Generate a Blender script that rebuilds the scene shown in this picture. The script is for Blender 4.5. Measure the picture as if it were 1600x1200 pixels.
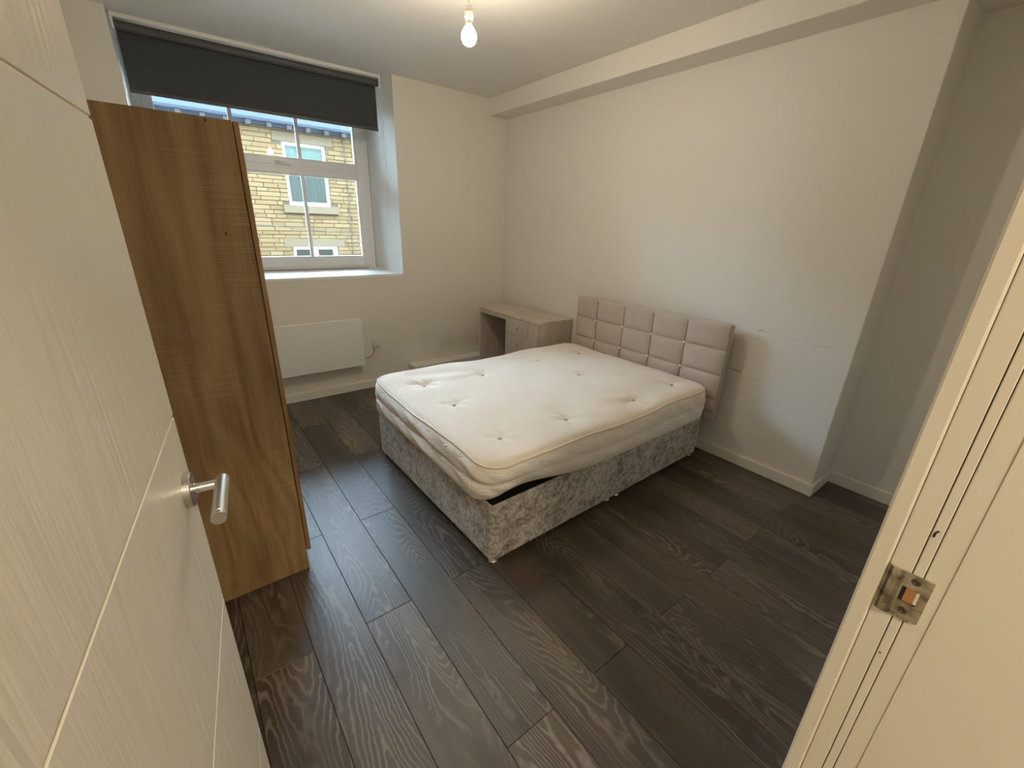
import bpy, bmesh, math, random
from mathutils import Matrix, Vector
random.seed(7)
for o in list(bpy.data.objects): bpy.data.objects.remove(o, do_unlink=True)
scene = bpy.context.scene
C = scene.collection
R = math.radians

# ------------------------------------------------------------------ camera
CAM = Vector((0.0, 0.0, 1.5628)); YAW, PITCH, ROLL, FPX = 0.6652, 0.3581, 0.0322, 660.3
fw = Vector((math.sin(YAW)*math.cos(PITCH), math.cos(YAW)*math.cos(PITCH), -math.sin(PITCH)))
rt = Vector((math.cos(YAW), -math.sin(YAW), 0.0)); up = rt.cross(fw)
r2 = math.cos(ROLL)*rt + math.sin(ROLL)*up; u2 = -math.sin(ROLL)*rt + math.cos(ROLL)*up
cam_data = bpy.data.cameras.new('camera'); cam = bpy.data.objects.new('camera', cam_data); C.objects.link(cam)
cam_data.sensor_fit = 'HORIZONTAL'; cam_data.sensor_width = 36.0; cam_data.lens = FPX/1600*36.0
cam_data.clip_start = 0.02; cam_data.clip_end = 200
m = Matrix((r2, u2, -fw)).transposed().to_4x4(); m.translation = CAM; cam.matrix_world = m
scene.camera = cam

# ------------------------------------------------------------------ sky and exposure
SKY = 40.0
world = bpy.data.worlds.new('overcast_sky'); scene.world = world; world.use_nodes = True
bg = world.node_tree.nodes['Background']; bg.inputs['Color'].default_value = (0.57, 0.78, 1.0, 1); bg.inputs['Strength'].default_value = SKY
vs = scene.view_settings; vs.view_transform = 'Standard'; vs.look = 'None'; vs.gamma = 1.0; vs.exposure = 0.0; vs.use_curve_mapping = False
scene.cycles.diffuse_bounces = 7
BULB_L = 450.0      # room bulb radiance
HALL_L = 140.0        # radiance of the added hall lamp

# ------------------------------------------------------------------ dimensions
XR, YW, ZC = 2.9464, 3.986, 2.719
XL, XA, YC, YD = -0.36, 3.258, 0.634, 0.062
JX = 0.70
WX0, WX1, WS, WD = -0.045, 1.739, 1.098, 0.62

# ------------------------------------------------------------------ helpers
WM = {}
def finish_obj(o, parent=None, local=None):
    C.objects.link(o)
    L = local if local is not None else Matrix.Identity(4)
    if parent is not None:
        o.parent = parent; WM[o.name] = WM[parent.name] @ L
    else: WM[o.name] = L
    o.matrix_local = L
    return o
def empty(name, loc=(0,0,0), rz=0.0, parent=None):
    o = bpy.data.objects.new(name, None); o.empty_display_size = 0.05
    return finish_obj(o, parent, Matrix.Translation(Vector(loc)) @ Matrix.Rotation(rz, 4, 'Z'))
def tag(o, label=None, cat=None, group=None, kind=None):
    if label: o['label'] = label
    if cat: o['category'] = cat
    if group: o['group'] = group
    if kind: o['kind'] = kind
    return o
def mesh_from(bm, name, mat, smooth=False):
    bmesh.ops.recalc_face_normals(bm, faces=bm.faces[:])
    me = bpy.data.meshes.new(name); bm.to_mesh(me); bm.free()
    if mat is not None: me.materials.append(mat)
    if smooth:
        for p in me.polygons: p.use_smooth = True
    return me
def obj(name, bm, mat, parent=None, world=False, smooth=False, label=None):
    """world=True: the bmesh holds world coordinates"""
    if world and parent is not None: bm.transform(WM[parent.name].inverted())
    o = bpy.data.objects.new(name, mesh_from(bm, name, mat, smooth))
    finish_obj(o, parent)
    if label: o['label'] = label
    return o
def bbox(bm, x0, x1, y0, y1, z0, z1, bevel=0.0, seg=2):
    r = bmesh.ops.create_cube(bm, size=1.0)
    vs_ = r['verts']
    for v in vs_:
        v.co = Vector((x0 + (v.co.x+.5)*(x1-x0), y0 + (v.co.y+.5)*(y1-y0), z0 + (v.co.z+.5)*(z1-z0)))
    if bevel > 0:
        es = list({e for v in vs_ for e in v.link_edges})
        bmesh.ops.bevel(bm, geom=es, offset=bevel, segments=seg, profile=0.5, affect='EDGES')
    return bm
def box(name, x0, x1, y0, y1, z0, z1, mat, parent=None, bevel=0.0, world=True, seg=2, label=None):
    return obj(name, bbox(bmesh.new(), x0, x1, y0, y1, z0, z1, bevel, seg), mat, parent, world, label=label)
def lathe(bm, prof, n=32, mtx=None):
    """prof: list of (radius, z); revolved about local z"""
    rings = []
    for r, z in prof:
        if r < 1e-6: rings.append([bm.verts.new((0, 0, z))])
        else: rings.append([bm.verts.new((r*math.cos(2*math.pi*i/n), r*math.sin(2*math.pi*i/n), z)) for i in range(n)])
    allv = [v for rg in rings for v in rg]
    for a, b in zip(rings, rings[1:]):
        if len(a) == 1 and len(b) == 1: continue
        for i in range(n):
            j = (i+1) % n
            if len(a) == 1: bm.faces.new((a[0], b[i], b[j]))
            elif len(b) == 1: bm.faces.new((a[i], a[j], b[0]))
            else: bm.faces.new((a[i], a[j], b[j], b[i]))
    if mtx is not None:
        for v in allv: v.co = mtx @ v.co
    return bm
def align_z(p, d):
    d = Vector(d).normalized()
    return Matrix.Translation(Vector(p)) @ Vector((0, 0, 1)).rotation_difference(d).to_matrix().to_4x4()
def cyl(bm, p, q, r, n=24, bev=0.0):
    p, q = Vector(p), Vector(q); L = (q-p).length
    pr = [(0, 0), (r-bev, 0)] + ([(r, bev)] if bev else []) + ([(r, L-bev)] if bev else [(r, 0), (r, L)][1:]) + [(r-bev, L), (0, L)] if bev else [(0, 0), (r, 0), (r, L), (0, L)]
    return lathe(bm, pr, n, align_z(p, q-p))
def tube(bm, pts, r, n=8, closed=False):
    pts = [Vector(p) for p in pts]; N = len(pts); rings = []
    prev = None
    for i, p in enumerate(pts):
        if closed: t = pts[(i+1) % N] - pts[i-1]
        else: t = pts[min(i+1, N-1)] - pts[max(i-1, 0)]
        t.normalize()
        if prev is None:
            a = t.orthogonal().normalized()
        else:
            a = (prev - t*prev.dot(t)).normalized()
        prev = a; b = t.cross(a)
        rings.append([bm.verts.new(p + r*(math.cos(2*math.pi*k/n)*a + math.sin(2*math.pi*k/n)*b)) for k in range(n)])
    rng = range(N) if closed else range(N-1)
    for i in rng:
        A, B = rings[i], rings[(i+1) % N]
        for k in range(n):
            bm.faces.new((A[k], A[(k+1) % n], B[(k+1) % n], B[k]))
    if not closed:
        bm.faces.new(rings[0]); bm.faces.new(rings[-1])
    return bm
def prism(bm, poly, z0, z1):
    a = [bm.verts.new((x, y, z0)) for x, y in poly]; b = [bm.verts.new((x, y, z1)) for x, y in poly]
    bm.faces.new(a); bm.faces.new(b)
    for i in range(len(poly)):
        j = (i+1) % len(poly); bm.faces.new((a[i], a[j], b[j], b[i]))
    return bm
def smooth_path(pts, n=8):
    """Catmull-Rom through pts"""
    P = [Vector(p) for p in pts]; P = [2*P[0]-P[1]] + P + [2*P[-1]-P[-2]]; out = []
    for i in range(1, len(P)-2):
        for k in range(n):
            t = k/n; a, b, c, d = P[i-1], P[i], P[i+1], P[i+2]
            out.append(.5*((2*b) + (c-a)*t + (2*a-5*b+4*c-d)*t*t + (3*b-a-3*c+d)*t*t*t))
    out.append(P[-2]); return out

# ------------------------------------------------------------------ materials
class NT:
    def __init__(s, name, rough=0.5, base=(.8, .8, .8), metallic=0.0, spec=0.5):
        s.m = bpy.data.materials.new(name); s.m.use_nodes = True; s.t = s.m.node_tree
        s.b = s.t.nodes['Principled BSDF']; s.out = s.t.nodes['Material Output']
        s.set('Base Color', (*base, 1)); s.set('Roughness', rough); s.set('Metallic', metallic); s.set('Specular IOR Level', spec)
    def set(s, k, v): s.b.inputs[k].default_value = v
    def n(s, typ, **kw):
        nd = s.t.nodes.new(typ)
        for k, v in kw.items(): setattr(nd, k, v)
        return nd
    def link(s, a, b): s.t.links.new(a, b)
    def inp(s, nd, k, v):
        i = nd.inputs[k]
        if hasattr(v, 'is_output'): s.link(v, i)
        else: i.default_value = v
    def math(s, op, a, b=0.0, c=0.0, clamp=False):
        nd = s.n('ShaderNodeMath', operation=op, use_clamp=clamp)
        s.inp(nd, 0, a); s.inp(nd, 1, b)
        if len(nd.inputs) > 2: s.inp(nd, 2, c)
        return nd.outputs[0]
    def coord(s, which='Object'): return s.n('ShaderNodeTexCoord').outputs[which]
    def rand(s): return s.n('ShaderNodeObjectInfo').outputs['Random']
    def map(s, v, scale=(1, 1, 1), loc=(0, 0, 0), rot=(0, 0, 0)):
        nd = s.n('ShaderNodeMapping'); s.inp(nd, 'Vector', v); s.inp(nd, 'Scale', scale); s.inp(nd, 'Location', loc); s.inp(nd, 'Rotation', rot)
        return nd.outputs[0]
    def sep(s, v):
        nd = s.n('ShaderNodeSeparateXYZ'); s.inp(nd, 0, v); return nd.outputs
    def comb(s, x, y, z):
        nd = s.n('ShaderNodeCombineXYZ'); s.inp(nd, 0, x); s.inp(nd, 1, y); s.inp(nd, 2, z); return nd.outputs[0]
    def noise(s, v, scale=5.0, detail=3.0, rough=0.5, dist=0.0):
        nd = s.n('ShaderNodeTexNoise'); s.inp(nd, 'Vector', v); s.inp(nd, 'Scale', scale); s.inp(nd, 'Detail', detail); s.inp(nd, 'Roughness', rough); s.inp(nd, 'Distortion', dist)
        return nd.outputs['Fac']
    def ramp(s, f, stops):
        nd = s.n('ShaderNodeValToRGB'); s.inp(nd, 0, f); e = nd.color_ramp.elements
        while len(e) < len(stops): e.new(0.5)
        for k, (p, c) in enumerate(stops):
            e[k].position = p; e[k].color = (*c, 1) if len(c) == 3 else c
        return nd.outputs[0]
    def mix(s, f, a, b, mode='MIX'):
        nd = s.n('ShaderNodeMix', data_type='RGBA', blend_type=mode)
        s.inp(nd, 0, f)
        for k, v in ((6, a), (7, b)):
            if hasattr(v, 'is_output'): s.link(v, nd.inputs[k])
            else: nd.inputs[k].default_value = (*v, 1) if len(v) == 3 else v
        return nd.outputs[2]
    def bump(s, h, strength=0.2, dist=0.01):
        nd = s.n('ShaderNodeBump'); s.inp(nd, 'Strength', strength); s.inp(nd, 'Distance', dist); s.link(h, nd.inputs['Height']); s.link(nd.outputs[0], s.b.inputs['Normal'])
    def col(s, v): s.link(v, s.b.inputs['Base Color'])
M = {}
def plain(key, base, rough=0.5, metallic=0.0, spec=0.5):
    M[key] = NT(key, rough, base, metallic, spec).m; return M[key]

def wall_paint(key, base, amp=0.03):
    t = NT(key, 0.65, base, spec=0.3); v = t.coord()
    n1 = t.noise(v, 1.3, 3); n2 = t.noise(v, 90, 2)
    d = tuple(c*(1-amp*2.2) for c in base)
    t.col(t.mix(n1, d, base)); t.bump(n2, 0.06, 0.003); M[key] = t.m
wall_paint('wall', (.80, .78, .735)); wall_paint('ceil', (.81, .80, .775), .02); wall_paint('trim_paint', (.82, .795, .735), .03)
wall_paint('frame_paint', (.86, .81, .70), .05)
# window wall paint with a damp patch over the pipe boxing
t = NT('damp_wall', 0.65, spec=0.3); v = t.coord(); s = t.sep(v)
base_n = t.noise(v, 1.3, 3)
g1 = t.math('MULTIPLY', t.math('SUBTRACT', s[0], 2.35), 1.6); g2 = t.math('MULTIPLY', t.math('SUBTRACT', s[2], .30), 4.2)
rr = t.math('SQRT', t.math('ADD', t.math('POWER', t.math('ABSOLUTE', g1), 2.0), t.math('POWER', t.math('ABSOLUTE', g2), 2.0)))
blob = t.math('SUBTRACT', 1.0, t.math('ADD', rr, t.math('MULTIPLY', t.math('SUBTRACT', t.noise(v, 5, 4, .65), .5), 2.2)), clamp=True)
c0 = t.mix(base_n, (.745, .72, .665), (.80, .775, .72))
t.col(t.mix(t.math('MULTIPLY', blob, .30), c0, (.36, .34, .24))); t.bump(t.noise(v, 90, 2), .06, .003); M['damp_wall'] = t.m

# floor planks: smoked oak laminate with pale cathedral grain
t = NT('plank_oak', 0.38, spec=0.5); v = t.coord(); rnd = t.rand(); s = t.sep(v)
r1 = t.math('MULTIPLY', rnd, 61.0); r2_ = t.math('FRACT', t.math('MULTIPLY', rnd, 17.3)); r3 = t.math('FRACT', t.math('MULTIPLY', rnd, 41.7))
pv = t.comb(t.math('ADD', s[0], r1), t.math('ADD', s[1], t.math('MULTIPLY', r2_, 29.0)), r3)
lowv = t.map(pv, (5.0, .72, 1.0)); low = t.noise(lowv, 1.0, 1.5, .45, .25)
mid = t.noise(t.map(pv, (30, 14, 1)), 1.0, 2, .55)
fib = t.noise(t.map(pv, (260, 9, 1)), 1.0, 2, .6)
ring = t.math('ADD', t.math('MULTIPLY', low, 36.0), t.math('MULTIPLY', mid, 1.25))
sn = t.math('ABSOLUTE', t.math('SUBTRACT', t.math('FRACT', ring), .5))
line = t.math('SUBTRACT', 1.0, t.math('MULTIPLY', sn, 3.9), clamp=True)
patch = t.noise(t.map(pv, (4.0, 1.1, 1), (7, 3, 1)), 1.0, 2)
pm = t.n('ShaderNodeMapRange'); t.inp(pm, 0, patch); pm.inputs[1].default_value = .42; pm.inputs[2].default_value = .60
line = t.math('MULTIPLY', line, pm.outputs[0]); line = t.math('MULTIPLY', line, t.math('ADD', .45, t.math('MULTIPLY', fib, .8)))
cloud = t.noise(t.map(pv, (9, 1.3, 1), (1, 9, 4)), 1.0, 4, .6)
basec = t.ramp(cloud, [(.30, (.026, .018, .011)), (.5, (.060, .043, .029)), (.72, (.108, .082, .058))])
basec = t.mix(t.math('MULTIPLY', fib, .55), basec, t.mix(.5, basec, (.13, .108, .088)))
c = t.mix(t.math('MULTIPLY', line, .75), basec, (.24, .20, .155))
tone = t.math('ADD', .72, t.math('MULTIPLY', r3, .55))
tc_ = t.comb(tone, tone, tone)
c = t.mix(1.0, c, tc_, 'MULTIPLY'); t.col(c)
rg = t.math('ADD', .33, t.math('MULTIPLY', fib, .16)); t.link(rg, t.b.inputs['Roughness'])
t.bump(t.math('ADD', t.math('MULTIPLY', line, .6), fib), .12, .002); M['plank'] = t.m
plain('joint', (.012, .010, .008), .8)

# oak-effect board for the wardrobe (vertical grain)
def board(key, cols, rough=.45, zs=1.0, saw=0.0):
    t = NT(key, rough, spec=.35); v = t.coord(); rnd = t.rand()
    v2 = t.n('ShaderNodeVectorMath', operation='ADD'); t.inp(v2, 0, v); t.link(t.comb(t.math('MULTIPLY', rnd, 9), t.math('MULTIPLY', rnd, 5), t.math('MULTIPLY', rnd, 13)), v2.inputs[1]); v = v2.outputs[0]
    low = t.noise(t.map(v, (5, 5, .7*zs)), 1.0, 2, .5, .35)
    ring = t.math('FRACT', t.math('MULTIPLY', low, 9.0)); ring = t.math('ABSOLUTE', t.math('SUBTRACT', ring, .5))
    cl = t.noise(t.map(v, (13, 13, 1.1*zs)), 1.0, 4, .62); fb = t.noise(t.map(v, (190, 190, 5*zs)), 1.0, 2, .6)
    f = t.math('ADD', t.math('MULTIPLY', cl, .62), t.math('ADD', t.math('MULTIPLY', ring, .30), t.math('MULTIPLY', fb, .22)))
    c = t.ramp(f, [(.34, cols[0]), (.52, cols[1]), (.72, cols[2])])
    if saw:
        sw = t.noise(t.map(v, (3, 3, 230)), 1.0, 1.5, .6); pt = t.noise(t.map(v, (5, 5, 2.2)), 1.0, 2)
        mk = t.math('MULTIPLY', t.math('GREATER_THAN', sw, .56), t.math('MULTIPLY', t.math('SUBTRACT', pt, .47, clamp=True), 4.0, clamp=True))
        c = t.mix(t.math('MULTIPLY', mk, saw), c, cols[3])
    t.col(c); t.bump(fb, .06, .002); M[key] = t.m
board('oak_board', [(.22, .132, .056), (.36, .230, .108), (.46, .312, .160), (.56, .41, .24)], .48, 1.0, .40)
board('oak_edge', [(.26, .15, .065), (.36, .22, .10), (.45, .29, .14), (.5, .33, .18)], .48, 1.0, 0)
board('taupe_board', [(.47, .405, .345), (.56, .49, .425), (.64, .57, .50), (.7, .62, .56)], .42, 1.0, 0)
# painted door skin with embossed grain (grain runs up the leaf)
t = NT('door_skin', .36, spec=.45); v = t.coord()
low = t.noise(t.map(v, (7, 7, .8)), 1.0, 2, .5, .4); ring = t.math('ABSOLUTE', t.math('SUBTRACT', t.math('FRACT', t.math('MULTIPLY', low, 11.0)), .5))
fb = t.noise(t.map(v, (150, 150, 7)), 1.0, 2, .6); pt = t.noise(t.map(v, (3, 3, 1)), 1.0, 2)
h = t.math('MULTIPLY', t.math('ADD', ring, t.math('MULTIPLY', fb, .5)), pt)
t.col(t.mix(h, (.84, .805, .72), (.77, .735, .65))); t.bump(h, .40, .006); M['door_skin'] = t.m
plain('groove_lit', (.86, .80, .64), .5)  # paler colour imitates bulb light caught in the door grooves
# crushed velvet
t = NT('crushed_velvet', .55, spec=.3); v = t.coord()
w1 = t.noise(v, 6, 3, .6, 1.5); w2 = t.noise(v, 24, 5, .68, 1.3); w3 = t.noise(v, 120, 2, .6, .6)
f = t.math('ADD', t.math('MULTIPLY', w2, .70), t.math('ADD', t.math('MULTIPLY', w1, .25), t.math('MULTIPLY', w3, .15)))
t.col(t.ramp(f, [(.38, (.11, .095, .078)), (.50, (.33, .30, .26)), (.62, (.66, .62, .56))]))
t.link(t.ramp(f, [(.42, (.65,)*3), (.62, (.38,)*3)]), t.b.inputs['Roughness']); t.set('Sheen Weight', .5); t.set('Sheen Roughness', .35)
t.bump(f, .55, .008); M['velvet'] = t.m
# plain taupe velvet of the headboard
t = NT('taupe_velvet', .7, spec=.2); v = t.coord(); w1 = t.noise(v, 11, 3, .55, .5); w2 = t.noise(v, 420, 2)
t.col(t.mix(w1, (.43, .355, .30), (.53, .455, .395))); t.set('Sheen Weight', .45); t.set('Sheen Roughness', .4); t.bump(w2, .12, .001); M['taupe_velvet'] = t.m
plain('seam', (.10, .080, .065), .85, spec=.1)
# mattress ticking
t = NT('ticking', .85, spec=.12); v = t.coord(); s = t.sep(v)
K = 2*math.pi/.013
a = t.math('SINE', t.math('MULTIPLY', t.math('ADD', s[0], s[1]), K)); b = t.math('SINE', t.math('MULTIPLY', t.math('SUBTRACT', s[0], s[1]), K))
dia = t.math('MULTIPLY', t.math('ADD', t.math('MULTIPLY', a, b), 1.0), .5)
cl = t.noise(v, 2.6, 4, .55); st = t.noise(v, 1.1, 3, .6)
c = t.mix(cl, (.90, .83, .735), (.96, .93, .88)); c = t.mix(t.math('MULTIPLY', dia, .58), c, (.72, .60, .49))
c = t.mix(t.math('MULTIPLY', t.math('SUBTRACT', st, .52, clamp=True), 1.6, clamp=True), c, (.70, .50, .30))
t.col(c); t.bump(dia, .7, .004); M['ticking'] = t.m
# mattress border, quilted with wavy stitch lines
t = NT('mattress_border', .8, spec=.15); v = t.coord(); s = t.sep(v)
along = t.math('ADD', s[0], s[1])
wv = t.math('MULTIPLY', t.math('SINE', t.math('MULTIPLY', along, 2*math.pi/.16)), .018)
hh = t.math('ADD', s[2], wv)
q = t.math('ABSOLUTE', t.math('SUBTRACT', t.math('FRACT', t.math('DIVIDE', hh, .055)), .5))
q2 = t.math('ABSOLUTE', t.math('SUBTRACT', t.math('FRACT', t.math('DIVIDE', t.math('ADD', along, t.math('MULTIPLY', s[2], .8)), .11)), .5))
line = t.math('MAXIMUM', t.math('SUBTRACT', 1.0, t.math('MULTIPLY', q, 9.0), clamp=True), t.math('MULTIPLY', t.math('SUBTRACT', 1.0, t.math('MULTIPLY', q2, 22.0), clamp=True), .8))
n1 = t.noise(v, 3.2, 4, .6)
c = t.mix(n1, (.86, .80, .70), (.94, .91, .86)); c = t.mix(t.math('MULTIPLY', line, .10), c, (.7, .62, .52)); t.col(c)
t.bump(t.math('SUBTRACT', t.math('MULTIPLY', n1, .3), line), .30, .006); M['border'] = t.m
plain('piping', (.72, .60, .47), .8); plain('tuft', (.42, .37, .33), .8)
plain('black_cloth', (.010, .010, .010), .9, spec=.1)
plain('chrome', (.80, .80, .79), .16, 1.0)
t = NT('satin_metal', .34, (.60, .59, .57), 1.0); v = t.coord(); t.bump(t.noise(t.map(v, (10, 400, 400)), 1, 2), .05, .001); M['satin'] = t.m
t = NT('worn_metal', .28, metallic=.95); v = t.coord(); n = t.noise(v, 55, 4, .6)
t.col(t.ramp(n, [(.35, (.24, .20, .13)), (.52, (.55, .50, .39)), (.72, (.78, .74, .64))])); M['worn_metal'] = t.m
plain('raw_wood', (.46, .22, .08), .8); plain('dark_hole', (.02, .016, .012), .9); plain('screw', (.14, .12, .09), .45, .8)
plain('upvc', (.84, .85, .85), .30); plain('sill_board', (.86, .87, .88), .28); plain('reveal', (.80, .80, .79), .6)
plain('sealant', (.34, .23, .14), .8); plain('gasket', (.32, .33, .34), .7)
t = NT('blind_cloth', .85, spec=.15); v = t.coord(); n = t.noise(v, 600, 2); t.col(t.mix(n, (.050, .057, .062), (.075, .084, .090))); t.bump(n, .15, .001); M['blind'] = t.m
plain('blind_bar', (.075, .073, .076), .5); plain('white_plastic', (.82, .82, .79), .35); plain('ivory_plastic', (.72, .68, .58), .4)
plain('chain', (.78, .79, .78), .4); plain('heater_white', (.84, .845, .84), .38); plain('heater_dark', (.35, .36, .37), .5)
plain('cable', (.40, .37, .31), .5); plain('brass', (.75, .58, .28), .3, 1.0); plain('scuff', (.38, .31, .25), .9); plain('scuff_light', (.62, .57, .50), .9)
plain('crystal', (.95, .95, .95), .12, 0.0, .9)
plain('cap_brown', (.10, .042, .016), .6)
def emit(key, colr, strength):
    mt = bpy.data.materials.new(key); mt.use_nodes = True; nt = mt.node_tree; nt.nodes.clear()
    e = nt.nodes.new('ShaderNodeEmission'); e.inputs[0].default_value = (*colr, 1); e.inputs[1].default_value = strength
    o = nt.nodes.new('ShaderNodeOutputMaterial'); nt.links.new(e.outputs[0], o.inputs[0]); M[key] = mt
emit('bulb_glow', (1.0, .86, .635), BULB_L); emit('hall_glow', (1.0, .84, .60), HALL_L)
def glass(key, tint, refl):
    mt = bpy.data.materials.new(key); mt.use_nodes = True; nt = mt.node_tree; nt.nodes.clear()
    tr = nt.nodes.new('ShaderNodeBsdfTransparent'); tr.inputs[0].default_value = (*tint, 1)
    gl = nt.nodes.new('ShaderNodeBsdfGlossy'); gl.inputs['Roughness'].default_value = .01
    fr = nt.nodes.new('ShaderNodeFresnel'); fr.inputs[0].default_value = 1.5
    mth = nt.nodes.new('ShaderNodeMath'); mth.operation = 'ADD'; nt.links.new(fr.outputs[0], mth.inputs[0]); mth.inputs[1].default_value = refl; mth.use_clamp = True
    mx = nt.nodes.new('ShaderNodeMixShader'); nt.links.new(mth.outputs[0], mx.inputs[0]); nt.links.new(tr.outputs[0], mx.inputs[1]); nt.links.new(gl.outputs[0], mx.inputs[2])
    o = nt.nodes.new('ShaderNodeOutputMaterial'); nt.links.new(mx.outputs[0], o.inputs[0]); M[key] = mt
glass('pane_glass', (.97, .985, .98), 0.0); glass('street_glass', (.80, .9, .92), .10)
# sandstone
t = NT('sandstone', .9, spec=.1); v = t.coord(); rnd = t.rand(); n = t.noise(v, 14, 4, .6)
f = t.math('ADD', .14, t.math('ADD', t.math('MULTIPLY', rnd, .42), t.math('MULTIPLY', n, .35)))
t.col(t.ramp(f, [(.15, (.096, .060, .026)), (.5, (.122, .079, .036)), (.85, (.146, .100, .050))])); M['stone'] = t.m
t = NT('sandstone_far', .9, spec=.1); v = t.coord(); n = t.noise(t.map(v, (2.2, 2.2, 9.3)), 1, 2, .5); n2 = t.noise(v, 14, 4, .6)
t.col(t.ramp(t.math('ADD', t.math('MULTIPLY', n, .75), t.math('MULTIPLY', n2, .25)), [(.3, (.096, .060, .026)), (.5, (.122, .079, .036)), (.7, (.146, .100, .050))])); M['stone_far'] = t.m
plain('mortar', (.060, .041, .021), .95); plain('dressed_stone', (.090, .062, .031), .9); plain('corbel_stone', (.036, .030, .024), .9); plain('slate', (.045, .055, .07), .6); plain('gutter', (.06, .075, .10), .5)
plain('curtain', (.46, .50, .53), .9); plain('sky_reflection', (.80, .90, .84), .9); plain('street_room', (.06, .08, .09), .9); plain('asphalt', (.34, .34, .33), .9); plain('wire', (.03, .03, .03), .7)

# ================================================================== SETTING
def structure(o, label, cat): return tag(o, label, cat, kind='structure')
# floor: sub-floor with individual planks (each about 0.20 x 1.365 m, half-bond)
floor = box('floor', XL, XA, -0.02, YW, -0.06, -0.0095, M['joint']); structure(floor, 'dark smoked oak laminate floor of long planks', 'floor')
PW, PL, GAP = 0.2025, 1.365, 0.0016
plank_cache = {}
k = -2
while -0.061 + k*PW < XA:
    px0 = max(-0.061 + k*PW, XL); px1 = min(-0.061 + (k+1)*PW, XA)
    off = 0.0 if k % 2 == 0 else 0.66
    j = -1
    while off + j*PL < YW:
        py0 = max(off + j*PL, -0.02); py1 = min(off + (j+1)*PL, YW)
        # leave out what the chimney breast covers
        yy1 = py1
        if px1 - px0 > .03 and yy1 - py0 > .04:
            w, l = round(px1-px0-GAP, 4), round(yy1-py0-GAP, 4)
            if (w, l) not in plank_cache:
                plank_cache[(w, l)] = mesh_from(bbox(bmesh.new(), -w/2, w/2, -l/2, l/2, -.0095, 0, .0012, 1), 'plank', M['plank'])
            if not (px0 > XR and py0 > YC):
                o = bpy.data.objects.new('plank', plank_cache[(w, l)])
                finish_obj(o, floor, Matrix.Translation(((px0+px1)/2, (py0+yy1)/2, 0)))
        j += 1
    k += 1

ceiling = box('ceiling', XL-.15, XA+.15, -.30, YW+WD+.10, ZC, ZC+.1, M['ceil']); structure(ceiling, 'plain off-white painted ceiling', 'ceiling')
# window wall with a deep splayed recess up to the ceiling
bm = bmesh.new(); YO = YW+WD+.075
prism(bm, [(XL-.15, YW), (WX0, YW), (-.028, YW+WD), (-.028, YO), (XL-.15, YO)], -.06, ZC)
prism(bm, [(WX1, YW), (XA+.15, YW), (XA+.15, YO), (1.712, YO), (1.712, YW+WD)], -.06, ZC)
prism(bm, [(WX0, YW), (WX1, YW), (1.712, YW+WD), (1.712, YO), (-.028, YO), (-.028, YW+WD)], -.06, WS-.022)
wall_back = obj('wall_back', bm, M['damp_wall']); structure(wall_back, 'off-white window wall with deep splayed window recess', 'wall')
wl = box('wall_left', XL-.15, XL, YD, YW, -.06, ZC, M['wall']); structure(wl, 'off-white side wall behind the wardrobe', 'wall')
wr = box('wall_right', XR, XA+.15, YC, YW, -.06, ZC, M['wall'], bevel=.004); structure(wr, 'off-white wall behind the headboard, ending in a projecting corner', 'wall')
wa = box('wall_alcove', XA, XA+.15, -.30, YC, -.06, ZC, M['wall']); structure(wa, 'shaded alcove wall set back beside the doorway', 'wall')
bm = bmesh.new()
bbox(bm, -1.25, -.235, -.30, YD-.004, -.06, ZC); bbox(bm, JX+.03, XA, -.30, YD-.004, -.06, ZC); bbox(bm, -.235, JX+.03, -.30, YD-.004, 2.085, ZC)
wf = obj('wall_front', bm, M['wall']); structure(wf, 'partition wall around the bedroom doorway', 'wall')
# scuffs on the right wall
def scuff(pts, w, mat):
    bm = bmesh.new(); N = len(pts); top, bot = [], []
    for i, (y, z) in enumerate(pts):
        ww = w*(.25+.75*math.sin(math.pi*(i+.4)/N))
        top.append(bm.verts.new((XR-.0007, y, z+ww))); bot.append(bm.verts.new((XR-.0007, y, z-ww)))
    for i in range(N-1): bm.faces.new((top[i], top[i+1], bot[i+1], bot[i]))
    r = bmesh.ops.extrude_face_region(bm, geom=bm.faces[:])
    for g in r['geom']:
        if isinstance(g, bmesh.types.BMVert): g.co.x += .0006
    obj('scuff_mark', bm, mat, wr, True)
def jit(y0, z0, y1, z1, n, a): return [(y0+(y1-y0)*i/(n-1), z0+(z1-z0)*i/(n-1)+random.uniform(-a, a)) for i in range(n)]
scuff(jit(1.165, .971, 1.125, .977, 7, .002), .0028, M['scuff']); scuff(jit(1.12, .977, .85, .951, 16, .002), .0010, M['scuff_light']); scuff(jit(.85, .950, .745, .949, 9, .001), .0020, M['scuff_light'])
scuff(jit(1.290, .676, 1.205, .668, 9, .002), .0030, M['scuff']); scuff(jit(1.255, .668, 1.210, .662, 7, .003), .0022, M['scuff_light']); scuff(jit(1.205, .648, .905, .640, 18, .002), .0014, M['scuff_light'])

# boxed beam along the right wall
beam = box('trim_1', 2.726, XA, YD, YW, 2.568, ZC, M['wall'], bevel=.004); structure(beam, 'boxed-in beam running along the top of the right wall', 'beam')
# pipe boxing along the foot of the window wall
ledge = box('trim_2', 1.742, XR, 3.826, YW, 0, .186, M['damp_wall'], bevel=.005); structure(ledge, 'low painted pipe boxing at the foot of the window wall', 'pipe boxing')
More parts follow.
